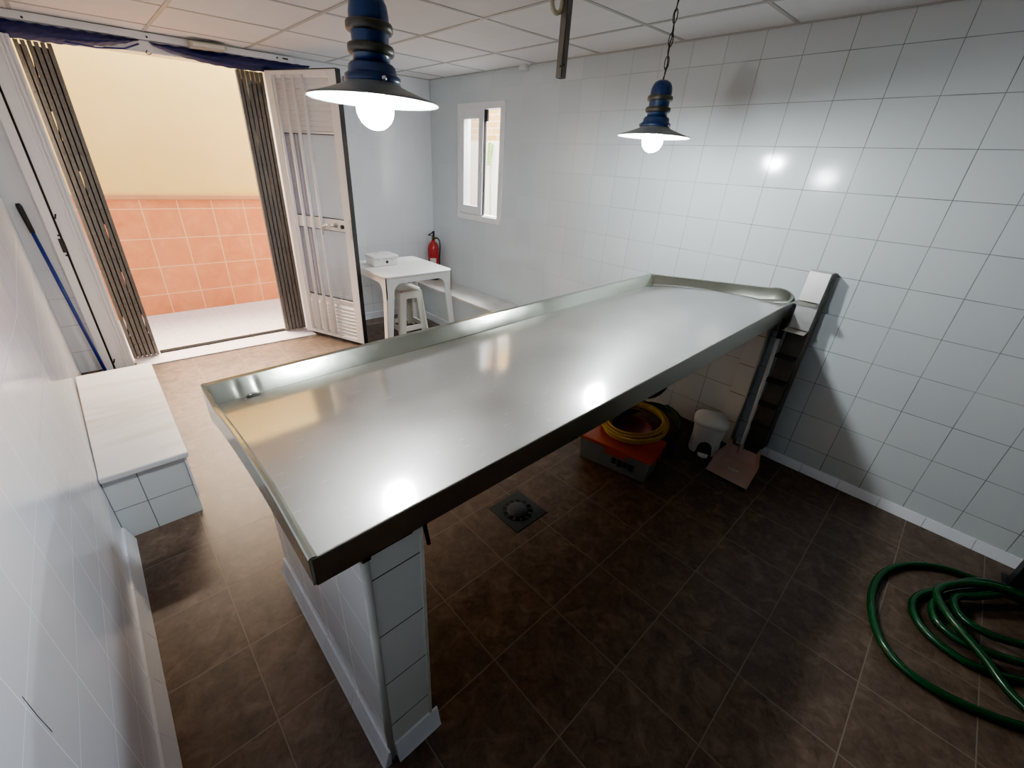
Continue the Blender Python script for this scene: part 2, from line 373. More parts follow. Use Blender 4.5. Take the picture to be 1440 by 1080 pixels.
# ------------------------------------------------------------------ outside
struct('floor_outside',MB().box((-7,YD+.15,-.1),(3,5.2,-.002)),M['pave'],'pale paved ground of the passage outside the door','paving')
mb=MB(); mb.box((-2.9,YD,-.1),(-1.4,YD+.15,-.001)); struct('trim_3',mb,M['pave'],'pale stone step under the doorway','step')
ow=thing('wall_outside','cream rendered passage wall with terracotta tiled lower half','wall',(0,5.195,0),kind='structure')
obj('plaster',MB().box((-7,5.205,-.1),(1.4,5.4,3.4)),M['cream'],ow)
obj('tiling',MB().box((-7,5.195,-.1),(1.4,5.204,1.10)),M['terra'],ow)
obj('tile_cap',MB().box((-7,5.175,1.10),(1.4,5.204,1.145)),M['cap_t'],ow,bevel=.008)
yw=thing('wall_outside_window','white yard wall with yellow brickwork above it','wall',(1.05,3,0),kind='structure')
obj('white_render',MB().box((1.05,1.5,-.1),(1.2,5.17,1.842)),M['owhite'],yw)
obj('brickwork',MB().box((1.06,1.5,1.843),(1.2,5.17,3.2)),M['ybrick'],yw)
struct('floor_yard',MB().box((.12,1.5,-.1),(1.05,5.17,.0)),M['pave'])
PLY,PLZ=4.17,1.70
# plant seen through the window
pl=thing('climbing_plant','green leafy shoot seen outside through the open window pane','plant',(1.03,PLY,PLZ))
mb=MB(); mb.tube(crom([(1.045,PLY+.02,0.0),(1.045,PLY-.02,.6),(1.04,PLY,1.2),(1.03,PLY,PLZ),(1.03,PLY+.01,PLZ+.12)],5),.004,6); obj('stem',mb,M['leaf'],pl)
mb=MB()
for i in range(18):
    a=PI+(-1)**i*(.4+.05*i); z=PLZ-.12+.014*i; c=Vector((1.03,PLY,z)); d=Vector((math.cos(a)*.5,math.sin(a),.2)).normalized(); s_=d.cross(Vector((0,0,1))).normalized().cross(d)*.016
    L=.07; mb.add([c,c+d*L*.5+s_,c+d*L+Vector((0,0,-.03)),c+d*L*.5-s_],[[0,1,2,3]])
obj('foliage',mb,M['leaf'],pl)

# ------------------------------------------------------------------ window
w=thing('window_1','small white aluminium sliding window with left pane frosted and right side open','window',(0,3.12,1.08),kind='structure')
def ringyz(mb,x0,x1,y0,y1,z0,z1,t,tb=None):
    tb=t if tb is None else tb
    mb.box((x0,y0,z0),(x1,y1,z0+tb)); mb.box((x0,y0,z1-tb),(x1,y1,z1)); mb.box((x0,y0,z0+tb),(x1,y0+t,z1-tb)); mb.box((x0,y1-t,z0+tb),(x1,y1,z1-tb))
mb=MB(); ringyz(mb,-.018,-.001,2.79,3.45,1.085,2.075,.052); ringyz(mb,.0,.10,WY0+.001,WY1-.001,WZ0+.001,WZ1-.001,.02,.02); obj('window_frame',mb,M['white'],w,bevel=.003)
sash=MB(); ringyz(sash,-.014,.018,3.075,3.418,1.147,2.023,.062,.07); so=obj('sash',sash,M['white'],w,bevel=.003)
obj('pane',MB().box((0,3.135,1.215),(.004,3.358,1.955)),M['glassw'],so)
mb=MB(); mb.box((.0,3.066,1.147),(.022,3.0745,2.022)); mb.box((-.002,3.03,1.93),(.015,3.066,2.02)); obj('seal',mb,M['rubber'],w)
sash=MB(); ringyz(sash,.03,.055,3.10,3.395,1.15,2.02,.03,.04); so=obj('sash',sash,M['white'],w)
mb=MB(); mb.box((-.020,3.085,1.52),(-.013,3.105,1.60)); obj('catch',mb,M['grey'],w,bevel=.003)

# ------------------------------------------------------------------ doorway: header, fixed narrow leaf, open leaf, gates
hd=thing('door_header','long white header rail with screws above the doorway','header rail',(-2.1,3.85,2.2),kind='structure')
def hbar(y0,y1,xa,xb,za,zb,zc,zd): # lower za->zb , upper zc->zd
    return MB().hexa([(xa,y0,za),(xb,y0,zb),(xb,y1,zb),(xa,y1,za),(xa,y0,zc),(xb,y0,zd),(xb,y1,zd),(xa,y1,zc)])
hd_o=obj('rail',hbar(3.885,3.929,-3.1,-1.30,2.158,2.206,2.198,2.246),M['white'],hd,bevel=.003)
obj('backing_board',hbar(3.905,3.928,-3.1,-1.36,2.082,2.145,2.147,2.205),M['white'],hd)
mb=MB()
for x in (-2.79,-2.22,-1.99,-1.42):
    z=2.168+.0333*(x+3.1); mb.lathe([(.006,0),(.006,.004),(0,.005)],(x,3.885,z),10,(0,-1,0))
mb.box((-1.38,3.880,2.222),(-1.34,3.886,2.232)); obj('screw',mb,M['dark'],hd)
mb=MB(); mb.tube(crom([(-2.235,3.90,2.125),(-2.245,3.89,2.112),(-2.232,3.885,2.102),(-2.218,3.89,2.112)],5),.003,6); obj('hook',mb,M['dark'],hd)
mb=MB(); mb.hexa([(-2.0,3.79,2.176),(-1.78,3.79,2.190),(-1.78,3.884,2.190),(-2.0,3.884,2.176),(-2.0,3.79,2.214),(-1.78,3.79,2.226),(-1.78,3.884,2.226),(-2.0,3.884,2.214)])
el=thing('emergency_light','small white box light fixed to the header rail above the door','light',(-1.86,3.86,2.23)); obj('housing',mb,M['beige'],el,bevel=.008,seg=3)
mb=MB(); mb.hexa([(-1.985,3.784,2.184),(-1.795,3.784,2.197),(-1.795,3.79,2.197),(-1.985,3.79,2.184),(-1.985,3.784,2.204),(-1.795,3.784,2.217),(-1.795,3.79,2.217),(-1.985,3.79,2.204)]); obj('lens',mb,M['plast2'],el,bevel=.003)
# blue strip curtain gathered up under the header
def swag(xa,xb,ztop,zslope,dep,y0,flip=False):
    mb=MB(); P=[]; n=60; k=14
    for i in range(n+1):
        s=i/n; x=xa+(xb-xa)*s; zt=ztop+zslope*(x-xa)
        if flip: h=dep*max(0,math.sin(PI*s))**.6
        else: h=dep*(1-max(0,(s-.45)/.55)**2.2)*min(1,.75+s)
        row=[]
        for j in range(k+1):
            tt=j/k; a=PI*tt
            yb=y0-.005-.030*math.sin(a)*(h/dep)**.5-.004*math.sin(i*1.9+j*1.1)*math.sin(a)
            row.append((x,yb,zt-h*tt+.002*math.sin(i*1.3+j*2)))
        P.append(row)
    mb.grid(P); return mb
sc=thing('strip_curtain','dark blue fly curtain gathered under the left half of the doorway header','curtain',(-2.55,3.88,2.12),group='blue fly curtain swags')
obj('swag',swag(-3.08,-2.265,2.150,.030,.085,3.90),M['blue'],sc)
mb=MB(); mb.tube([(-2.64,3.855,2.090),(-2.5,3.853,2.088),(-2.36,3.857,2.108),(-2.275,3.87,2.150)],.0055,6); obj('hem',mb,M['blueb'],sc)
sc2=thing('strip_curtain','dark blue fly curtain gathered above the open door leaf, tail hanging behind it','curtain',(-1.8,3.88,2.15),group='blue fly curtain swags')
obj('swag',swag(-2.215,-1.17,2.172,.038,.085,3.90,True),M['blue'],sc2)
mb=MB()
for k in range(9):
    x=-1.47+.018*k; y=3.86+.012*(k%3); mb.tube([(x,y,2.12),(x+.004*math.sin(k),y,1.2),(x,y,.10)],.009,6)
obj('hanging_strip',mb,M['blueh'],sc2)

# narrow fixed leaf at the left of the opening
d2=thing('door_2','narrow fixed white ribbed aluminium door leaf with black lock keep left of the gate','door',(-2.96,3.9,0),kind='structure')
mb=MB(); mb.box((-3.045,3.865,.0),(-3.000,3.929,2.09)); obj('stile',mb,M['white'],d2,bevel=.002)
mb=MB(); mb.box((-2.988,3.875,.0),(-2.872,3.929,2.085)); 
for x in (-2.985,-2.925,-2.905,-2.885): mb.box((x,3.862,.0),(x+.010,3.876,2.085))
obj('ribbed_panel',mb,M['white'],d2,bevel=.0015)
mb=MB(); mb.box((-3.000,3.885,0),(-2.988,3.90,2.085)); obj('seal',mb,M['rubber'],d2)
mb=MB(); mb.box((-3.013,3.858,.885),(-2.990,3.866,.975)); 
for z in (.865,.995): mb.lathe([(.006,0),(.006,.003),(0,.004)],(-3.003,3.865,z),10,(0,-1,0))
obj('lock_keep',mb,M['dark'],d2)
mb=MB()
for z in (1.10,.06): mb.tube([(-2.985,3.855,z),(-2.975,3.85,z+.03)],.005,6)
obj('catch',mb,M['dark'],d2)

# open leaf : hinge (-1.50,3.89) -> free edge (-1.235,3.235)
A=Vector((-1.500,3.885,0)); B=Vector((-1.225,3.225,0)); U=(B-A).normalized(); LW=(B-A).length; N=Vector((U.y,-U.x,0))  # N points to camera side
if N.dot(Vector((-2.8,-.3,0))-A)<0: N=-N
d1=thing('door_1','open white aluminium door leaf with vertical bars, glass panes and chrome lever','door',(A.x,A.y,0),kind='structure')
def P3(u,n,z): return A+U*u+N*n+Vector((0,0,z))
def lbox(mb,u0,u1,n0,n1,z0,z1): return mb.hexa([P3(u0,n0,z0),P3(u1,n0,z0),P3(u1,n1,z0),P3(u0,n1,z0),P3(u0,n0,z1),P3(u1,n0,z1),P3(u1,n1,z1),P3(u0,n1,z1)])
H1=2.125
mb=MB(); 
lbox(mb,0,.065,0,.04,.03,H1); lbox(mb,LW-.085,LW-.006,0,.04,.03,H1); lbox(mb,.065,LW-.085,0,.04,H1-.05,H1); lbox(mb,.065,LW-.085,0,.04,1.015,1.105); lbox(mb,.065,LW-.085,0,.04,.03,.06)
lbox(mb,.065,LW-.085,0,.035,.40,.415); lbox(mb,.065,LW-.085,0,.035,1.72,1.735)
obj('leaf_frame',mb,M['white'],d1,bevel=.003)
mb=MB(); lbox(mb,LW-.006,LW,-.002,.042,.03,H1+.006); lbox(mb,0,LW,-.002,.042,H1,H1+.006); obj('edge_seal',mb,M['rubber'],d1)
for (z0,z1) in ((.06,.40),(1.735,H1-.05)):
    mb=MB(); lbox(mb,.065,LW-.085,.006,.014,z0,z1); z=z0+.004
    while z+.03<z1:
        mb.hexa([P3(.067,.014,z),P3(LW-.087,.014,z),P3(LW-.087,.014,z+.028),P3(.067,.014,z+.028),P3(.067,.036,z),P3(LW-.087,.036,z),P3(LW-.087,.017,z+.028),P3(.067,.017,z+.028)]); z+=.034
    obj('slat_panel',mb,M['white'],d1)
for (z0,z1) in ((.415,1.015),(1.105,1.72)):
    mb=MB(); lbox(mb,.066,LW-.086,.012,.017,z0,z1); obj('pane',mb,M['glassd'],d1)
    mb=MB(); e=.006; lbox(mb,.066,.066+e,.017,.03,z0,z1); lbox(mb,LW-.086-e,LW-.086,.017,.03,z0,z1); lbox(mb,.066,LW-.086,.017,.03,z0,z0+e); lbox(mb,.066,LW-.086,.017,.03,z1-e,z1); obj('gasket',mb,M['rubber'],d1)
for u in (.105,.20,.295,.39):
    mb=MB(); mb.tube([P3(u,.052,.07),P3(u,.052,H1-.03)],.0125,12)
    for z in (.075,.40,1.06,1.73,H1-.04): lbox(mb,u-.006,u+.006,.03,.045,z-.006,z+.006)
    obj('bar',mb,M['white'],d1)
mb=MB(); mb.lathe([(.02,0),(.02,.012),(.012,.016),(.011,.05)],P3(LW-.175,.04,1.06),20,N); mb.tube([P3(LW-.175,.085,1.06),P3(LW-.22,.09,1.065),P3(LW-.265,.09,1.058),P3(LW-.29,.088,1.035),P3(LW-.29,.086,.98)],.008,10)
lv=obj('lever_handle',mb,M['chrome'],d1)
mb=MB(); mb.lathe([(.017,0),(.017,.012),(.01,.016)],P3(LW-.105,.04,1.055),20,N); obj('lock_cylinder',mb,M['dark'],d1)
mb=MB(); lbox(mb,LW-.03,LW-.008,.04,.043,.96,1.12); lbox(mb,LW-.026,LW-.012,.04,.044,.99,1.02);obj('lock_plate',mb,M['grey'],d1)

# collapsible steel gates, one folded at each side of the opening
def gate(x0,x1,label,y=4.00):
    nb=6; g=thing('folding_gate',label,'gate',((x0+x1)/2,y,0),group=None)
    w_=(x1-x0)/nb; hgt=lambda x:dz(x)-.006
    for i in range(nb):
        xa=x0+w_*i+.003; xb=xa+w_*.74
        mb=MB(); mb.box((xa,y-.020,.02),(xa+.004,y+.012,hgt(xa)-.01)); mb.box((xb-.004,y-.020,.02),(xb,y+.012,hgt(xa)-.01)); mb.box((xa,y-.024,.02),(xb,y-.019,hgt(xa)-.01))
        for zr in (.14,.46,.80,1.14,1.48,1.82): mb.lathe([(.005,-.001),(.005,.004),(0,.006)],(x0+w_*(i+.42),y-.023,zr),8,(0,-1,0))
        obj('bar',mb,M['gate'],g)
    mb=MB()
    zz=.02
    while zz<2.0:
        for i in range(nb-1):
            xa=x0+w_*i+w_*.3; 
            mb.hexa([(xa-.004,y+.013,zz),(xa+.004,y+.013,zz),(xa+.004,y+.017,zz),(xa-.004,y+.017,zz),(xa+w_-.004,y+.013,zz+.30),(xa+w_+.004,y+.013,zz+.30),(xa+w_+.004,y+.017,zz+.30),(xa+w_-.004,y+.017,zz+.30)])
            gt=.34 if (i*7+int(zz*10))%4 else .18; mb.box((xa+w_*.40,y-.012,zz),(xa+w_*.72,y+.004,zz+gt)); mb.box((xa+w_*.28,y+.006,zz),(xa+w_*.62,y+.009,zz+.34)); mb.box((xa+w_*.62,y+.006,zz),(xa+w_*1.10,y+.009,zz+gt))  # dark backing sheets added to fill the gaps between bars with shade
        zz+=.34
    obj('lattice',mb,M['gap'],g)
    return g
gate(-2.868,-2.695,'dark steel folding lattice gate pushed against the narrow white panel on the left')
gate(-1.705,-1.512,'dark steel folding lattice gate collapsed beside the open white door leaf')
mb=MB(); mb.box((-2.69,4.005,.012),(-1.70,4.012,.03)); mb.box((-2.69,4.03,.012),(-1.70,4.037,.03)); mb.box((-2.69,4.005,.012),(-1.70,4.037,.016))
for x in (-2.35,-2.0): mb.box((x,3.985,.012),(x+.008,4.005,.024))
tag(obj('floor_track',mb,M['gap']),'dark steel floor track of the folding gate across the threshold','track')

# ------------------------------------------------------------------ tiled bench on the left
bn=thing('tiled_bench','low white tiled bench with marble top against the left wall','bench',(-2.95,2.3,0))
mb=MB(); mb.box((-3.093,1.762,0),(-2.812,2.92,.322)); obj('front_body',mb,M['benchX'],bn)
mb=MB(); mb.box((-2.8119,1.764,0.0),(-2.808,2.918,.322)); obj('side_tiling',mb,M['benchY'],bn)
mb=MB(); mb.box((-2.811,1.756,.09),(-2.802,1.766,.322)); obj('corner_trim',mb,M['white'],bn)
mb=MB(); mb.prism([(-3.0935,1.738,.324),(-2.790,1.738,.324),(-2.788,2.94,.324),(-3.135,2.94,.324),(-3.0935,1.80,.324)],(0,0,.028)); obj('marble_top',mb,M['marble'],bn,bevel=.006,seg=3)

# ledge along the window wall
lg=thing('tiled_ledge','low tiled masonry ledge with cream stone top below the window','ledge',(-.17,2.9,0))
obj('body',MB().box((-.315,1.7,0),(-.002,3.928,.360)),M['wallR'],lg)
obj('stone_top',MB().box((-.345,1.69,.361),(-.002,3.928,.388)),M['ledge'],lg,bevel=.004)
obj('skirting',MB().box((-.33,1.7,0),(-.3155,3.93,.07)),M['whitec'],lg)

# ------------------------------------------------------------------ steel work table
def ZP(x,y):      # front crown added to place the lamp highlights, back falls into a gutter
    q=max(-.01,y-.245); b=.9447+.0187*(x+2.7)
    b-=.052*math.exp(-(min(0,x+.03)/.10)**2)*min(1,max(0,q)/.16)*max(.15,1-max(0,q-.3)/.7)
    if q<.09: return b+.070*q
    if q<.27: e=q-.09; return b+.0063+.070*e-.120*e*e/.36
    e=q-.27; return b+.0081-.050*e-.1867*e**2
YN=lambda x:.245                                      # near edge
tb=thing('steel_table','long stainless steel drainage table with raised rim on tiled piers','table',(-1.36,.7,0))
x0,x1=-2.712,-.004; yn,yf=.248,1.170
mb=MB(); P=[]
for x in sorted([x0+.003+(x1-x0-.40)*i/30 for i in range(31)]+[x1-.385+.382*i/24 for i in range(25)]):
    row=[]
    for j in range(25):
        y=yn+.0015+(1.104-yn)*j/24
        z=ZP(x,y)+.0015*math.sin(x*3.3+1)*math.sin(y*5)
        row.append((x,y,z))
    P.append(row)
mb.grid(P); 
plate=obj('plate',mb,M['plate'],tb)
# far rim: inner wall rising to a flat folded lip and back down outside
def rimtop(x): return .909+.020*(x-x0)
mb=MB(); P=[]
xs=sorted([x0+(x1-x0)*i/50 for i in range(51)]+[-2.66+.004*i for i in range(31)])
for x in xs:
    zt=rimtop(x); zb=ZP(x,1.102)
    d1_=.35*(math.exp(-((x+2.630)/.010)**2)+math.exp(-((x+2.575)/.010)**2))
    P.append([(x,1.100,zb+.0006),(x,1.103,zb+.001),(x,1.112,zb+.22*(zt-zb)-.004*d1_),(x,1.128+.004*d1_,zb+.55*(zt-zb)-.005*d1_),(x,1.149,zt-.002),(x,1.151,zt),(x,1.172,zt+.001),(x,1.175,zt-.003),(x,1.175,zt-.09)])
mb.grid(P,True); o=obj('far_rim',mb,M['steel'],tb); m=o.modifiers.new('e','EDGE_SPLIT'); m.split_angle=.5
# left rim thin upstand with outer fascia
mb=MB(); P=[]
for i in range(31):
    y=yn+(yf-yn)*i/30; s=(y-yn)/(yf-yn)
    zt=max(ZP(x0,y)+.003+.012*min(1,s*5), ZP(x0,y)+.004+.058*max(0,(s-.80)/.20)**1.0*1.0)
    if s>.98: zt=rimtop(x0)
    P.append([(x0+.010,y,ZP(x0,y)+.001),(x0+.008,y,zt-.002),(x0+.004,y,zt),(x0-.002,y,zt),(x0-.004,y,zt-.003),(x0-.004,y,ZP(x0,y)-.062),(x0+.02,y,ZP(x0,y)-.064)])
mb.grid(P,False); o=obj('left_rim',mb,M['steel'],tb); m=o.modifiers.new('s','SOLIDIFY'); m.thickness=.0015
# near fascia folded down
mb=MB(); P=[]
for i in range(41):
    x=x0+(x1-x0)*i/40; z=ZP(x,yn)
    P.append([(x,yn+.003,z+.0005),(x,yn+.001,z+.0008),(x,yn-.001,z),(x,yn-.002,z-.004),(x,yn-.002,z-.066-.013*(x-x0)),(x,yn+.004,z-.070-.013*(x-x0)),(x,yn+.03,z-.070-.013*(x-x0))])
mb.grid(P,False); o=obj('fascia',mb,M['fascia'],tb); m=o.modifiers.new('s','SOLIDIFY'); m.thickness=.0015
# right splash rim against the wall, rounded at its near end
mb=MB(); P=[]; 
def rr(y): # top height of right rim
    base=.962+ (1.04-.962)*(1.171-y)/(1.171-.387)
    if y>=.387: return base
    s=(.387-y)/(.387-.255); return ZP(x1,y)+.002+(1.04-ZP(x1,.387)-.0)*math.sqrt(max(0,1-s*s))
ys=[1.15-(1.15-.387)*i/24 for i in range(25)]+[.387-.130*math.sin(PI/2*i/14) for i in range(1,15)]
for y in ys:
    zb=ZP(x1,y); zt=rr(y); P.append([(x1-.062,y,ZP(x1-.062,y)+.0008),(x1-.055,y,ZP(x1-.055,y)+.002),(x1-.040,y,zb+.25*(zt-zb)),(x1-.014,y,zt-.003),(x1-.008,y,zt),(x1,y,zt)])
mb.grid(P); o=obj('right_rim',mb,M['steel'],tb); m=o.modifiers.new('s','SOLIDIFY'); m.thickness=.0015
# side cheek hanging below the right near corner
mb=MB(); mb.prism([(-.004,.252,.99),(-.004,.235,.90),(-.004,.26,.80),(-.004,.33,.80),(-.004,.38,.92)],(-.003,0,0)); mb.prism([(-.007,.235,.90),(-.06,.25,.88),(-.05,.26,.80),(-.007,.26,.80)],(0,.004,0)); obj('corner_cheek',mb,M['fascia'],tb)
# drain outlet
dc=Vector((-2.600,1.070,ZP(-2.600,1.070)))
mb=MB(); mb.lathe([(.025,.0015),(.024,.0035),(.019,.003),(.0175,-.001)],dc,28,caps=False); dr=obj('drain_ring',mb,M['steel'],tb)
mb=MB(); mb.lathe([(.0185,.0026),(.0,.0027)],dc,28); obj('drain_hole',mb,M['hole'],dr)
# piers
def pier(xa,xb,ya,yb,zt,side=True):
    mb=MB(); mb.box((xa,ya,0),(xb,yb,zt)); p=obj('pier',mb,M['pierX'],tb)
    return p
p1=pier(-2.615,-2.478,.275,1.152,.852)
obj('side_tiling',MB().box((-2.619,.279,0),(-2.6152,1.152,.835)),M['pierY'],p1)
mb=MB(); mb.lathe([(.010,0),(.010,.842)],(-2.611,.279,.0),16); obj('edge_trim',mb,M['trim'],p1)
mb=MB(); mb.box((-2.482,.270,.07),(-2.474,.28,.850)); obj('edge_strip',mb,M['trim'],p1)
mb=MB(); 
def sk(mb,a,b,n,h,d):
    a=Vector(a);b=Vector(b);n=Vector(n); mb.prism([a,a+n*d,a+n*(d*.8)+Vector((0,0,.012)),a+n*.006+Vector((0,0,h)),a+Vector((0,0,h))],b-a)
for i in range(4):
    q=(1.152-.262)/4; sk(mb,(-2.619,.262+q*i+.0015,0),(-2.619,.262+q*(i+1)-.0015,0),(-1,0,0),.07,.025)
sk(mb,(-2.600,.275,0),(-2.455,.275,0),(0,-1,0),.07,.025)
sk(mb,(-2.478,.30,0),(-2.478,.50,0),(1,0,0),.07,.022)
obj('skirting',mb,M['whitec'],p1)
mb=MB(); mb.box((-2.618,.268,.842),(-2.600,.281,.856)); mb.box((-2.60,.271,.847),(-2.50,.2745,.856)); obj('rusty_edge',mb,M['rust'],p1)
p2=pier(-.085,-.001,.300,.40,.835)
mb=MB(); mb.lathe([(.008,0),(.008,.83)],(-.085,.300,.0),12); obj('edge_trim',mb,M['trim'],p2)
# masonry slab under the steel
obj('support_slab',MB().box((-2.47,.42,.775),(-.09,1.12,.800)),M['rust'],tb)
for xa,xb in ((-2.478,-2.30),(-2.185,-2.045)):
    obj('slab_edge_tile',MB().box((xa,.288,.838),(xb,.298,.866)),M['pierX'],tb)
obj('rebar',MB().tube([(-2.42,.36,.775),(-2.40,.37,.66)],.006,8),M['rust'],tb)

# ------------------------------------------------------------------ pendant lamps
def lamp(loc,label,flex):
    x,y,z=loc; L=thing('pendant_lamp',label,'lamp',loc,group='industrial pendant lamps over the steel table')
    c=(x,y,z)
    prof=[(.160,0),(.161,.002),(.158,.0045),(.135,.011),(.11,.019),(.088,.027),(.070,.034)]
    sh=obj('lamp_shade',MB().lathe(prof+[(.066,.038)],c,64,caps=False),M['shade_o'],L)
    obj('shade_inside',MB().lathe([(.158,.0015),(.134,.008),(.109,.016),(.087,.024),(.066,.031),(.03,.032),(.0,.032)],c,64,caps=False),M['shade_i'],sh)
    obj('collar',MB().lathe([(.066,.034),(.067,.052),(.061,.056),(.058,.058),(.056,.072),(.050,.078),(.042,.080)],c,40),M['navy'],L)
    obj('body',MB().lathe([(.044,.079),(.043,.10),(.044,.146),(.046,.158),(.046,.172),(.043,.190),(.035,.205),(.020,.214),(.0,.217)],c,40),M['navy'],L)
    for zz in (.105,.148): obj('ring',MB().lathe([(.042,zz-.011),(.052,zz-.010),(.0545,zz-.006),(.0545,zz+.005),(.052,zz+.009),(.042,zz+.010)],c,40),M['bronze'],L)
    for a in (.4,.4+PI*2/3,.4+PI*4/3): obj('thumb_screw',MB().lathe([(.006,0),(.006,.006),(0,.008)],(x+.069*math.cos(a),y+.069*math.sin(a),z+.043),10,(math.cos(a),math.sin(a),0)),M['chrome'],L)
    # bulb
    bp=[(.0,-.062)]+[(.046*math.sin(PI*i/14),-.016-.046*math.cos(PI*i/14)) for i in range(1,11)]+[(.028,.012),(.018,.03)]
    obj('bulb',MB().lathe(bp,c,32,caps=False),M['bulb'],L)
    # chain and wire
    mb=MB(); zt=cz(x); z0=z+.217; k=int((zt-z0)/.036); st=(zt-z0)/k
    for i in range(k):
        zc=z0+st*(i+.5); a=(PI/2)*(i%2)+.5; d=Vector((math.cos(a),math.sin(a),0)); hh=st*.62
        pts=[]
        for q in range(14):
            th=2*PI*q/14; pts.append(Vector((x,y,zc))+d*(.0085*math.cos(th))+Vector((0,0,hh*math.sin(th))))
        mb.tube(pts,.0022,6,closed=True)
    ch=obj('chain',mb,M['chain'],L)
    mb=MB(); mb.tube(crom([(x+.004*math.sin(i*1.7),y+.004*math.cos(i*1.7),z0+(zt-z0)*i/10) for i in range(11)],4),.0026,6); obj('wire',mb,M['black'],ch)
    obj('ceiling_rose',MB().lathe([(.03,zt-z-.02),(.04,zt-z-.008),(.04,zt-z)],c,24),M['navy'],L)
    return L
lamp((-2.222,.830,1.706),'navy and bronze pendant lamp hanging nearest, over the left end of the table',0)
lamp((-.840,.850,1.741),'navy and bronze pendant lamp on a chain, farther one near the wall',0)

# ------------------------------------------------------------------ things on ceiling
mb=MB(); x,y=-1.38,.965; zt=cz(x)
po=thing('hanging_tube','grey square steel tube hanging from the ceiling between the lamps','tube',(x,y,zt))
mb=MB(); s_=.0135
for (a,b,c_,d_) in ((-s_,-s_,s_,-s_+.002),(-s_,s_-.002,s_,s_),(-s_,-s_,-s_+.002,s_),(s_-.002,-s_,s_,s_)): mb.box((x+a,y+b,1.89),(x+c_,y+d_,zt))
obj('tube',mb,M['pole'],po); obj('bolt_hole',MB().lathe([(.004,0),(0,.001)],(x-.0136,y-.006,1.925),10,(-1,0,0)).lathe([(.004,0),(0,.001)],(x-.003,y-.0136,1.93),10,(0,-1,0)),M['hole'],po)
mb=MB(); mb.tube(crom([(x-.05,y+.03,zt),(x-.05,y+.03,2.16),(x-.048,y+.028,2.10),(x-.036,y+.020,2.078),(x-.022,y+.012,2.085),(x-.018,y+.010,2.11),(x-.018,y+.010,zt)],6),.008,10)
tag(obj('plastic_pipe',mb,M['gyel']),'cream plastic pipe bend hanging beside the grey steel tube','pipe')
sn=thing('motion_sensor','small white box sensor where ceiling meets the tiled wall','sensor',(-.03,2.58,2.28))
obj('housing',MB().box((-.045,2.545,2.255),(-.001,2.615,2.298)),M['plast'],sn,bevel=.005)
obj('cable_stub',MB().box((-.02,2.52,2.285),(-.005,2.545,2.297)),M['plast'],sn)

# ------------------------------------------------------------------ broom on the door wall
br=thing('cleaning_pole','long blue pole with black grip leaning in the left corner behind the bench','pole',(-3.05,3.80,0))
top=Vector((-3.128,3.905,1.19)); bot=Vector((-3.045,3.80,.012)); dd=(top-bot)
obj('handle',MB().tube([bot,bot+dd*.86],.011,12),M['blueb'],br)
obj('grip',MB().tube([bot+dd*.85,bot+dd*.985,top],[.013,.015,.010],12),M['rubber'],br)
# ------------------------------------------------------------------ plastic table
pt=thing('plastic_table','square white plastic garden table in the corner with the first aid box on it','table',(-.85,3.2,0))
ax,bx,ay,by=-1.185,-.50,2.87,3.56; ZT=.715
def rrect(x0,x1,y0,y1,r,n=6):
    out=[]
    for (cx,cy,a0) in ((x1-r,y0+r,-PI/2),(x1-r,y1-r,0),(x0+r,y1-r,PI/2),(x0+r,y0+r,PI)):
        for i in range(n+1):
            a=a0+PI/2*i/n; out.append((cx+r*math.cos(a),cy+r*math.sin(a)))
    return out
mb=MB(); mb.prism([(x,y,ZT-.022) for x,y in rrect(ax,bx,ay,by,.05)],(0,0,.022),True); obj('table_top',mb,M['plast'],pt,bevel=.008,seg=3)
def sidepanel(p0,p1,inn):  # apron with arched lower edge running into the legs
    p0=Vector(p0);p1=Vector(p1);L=(p1-p0).length;u=(p1-p0)/L;poly=[]
    prof=[(0,-.0),(L,-.0),(L,-.175),(L-.07,-.175)]
    for i in range(9): a=PI/2*i/8; prof.append((L-.07-.075*(1-math.cos(a)) +.0, -.135+.085*math.sin(a)))
    for i in range(9): a=PI/2*(1-i/8); prof.append((.07+.075*(1-math.cos(a)), -.135+.085*math.sin(a)))
    prof.append((.07,-.175)); prof.append((0,-.175))
    mb=MB(); mb.prism([p0+u*s+Vector((0,0,ZT-.02+z)) for s,z in prof],Vector(inn)*.008); return mb
i_=.012
for a,b,n in (((ax+i_,ay+i_,0),(bx-i_,ay+i_,0),(0,1,0)),((bx-i_,ay+i_,0),(bx-i_,by-i_,0),(-1,0,0)),((bx-i_,by-i_,0),(ax+i_,by-i_,0),(0,-1,0)),((ax+i_,by-i_,0),(ax+i_,ay+i_,0),(1,0,0))):
    obj('apron',sidepanel(a,b,n),M['plast'],pt)
for (cx,cy,sx,sy) in ((ax,ay,-1,-1),(bx,ay,1,-1),(bx,by,1,1),(ax,by,-1,1)):
    mb=MB(); t0=Vector((cx-sx*i_,cy-sy*i_,ZT-.213)); b0=Vector((cx+sx*.03,cy+sy*.01,0)); wt,wb=.070,.050; th=.010
    for (ux,uy) in ((-sx,0),(0,-sy)):
        u=Vector((ux,uy,0)); v_=Vector((0,-sy,0)) if ux else Vector((-sx,0,0))
        mb.hexa([b0,b0+u*wb,b0+u*wb+v_*th,b0+v_*th,t0+Vector((0,0,.02)),t0+u*wt+Vector((0,0,.02)),t0+u*wt+v_*th+Vector((0,0,.02)),t0+v_*th+Vector((0,0,.02))])
    obj('leg',mb,M['plast'],pt,bevel=.003)
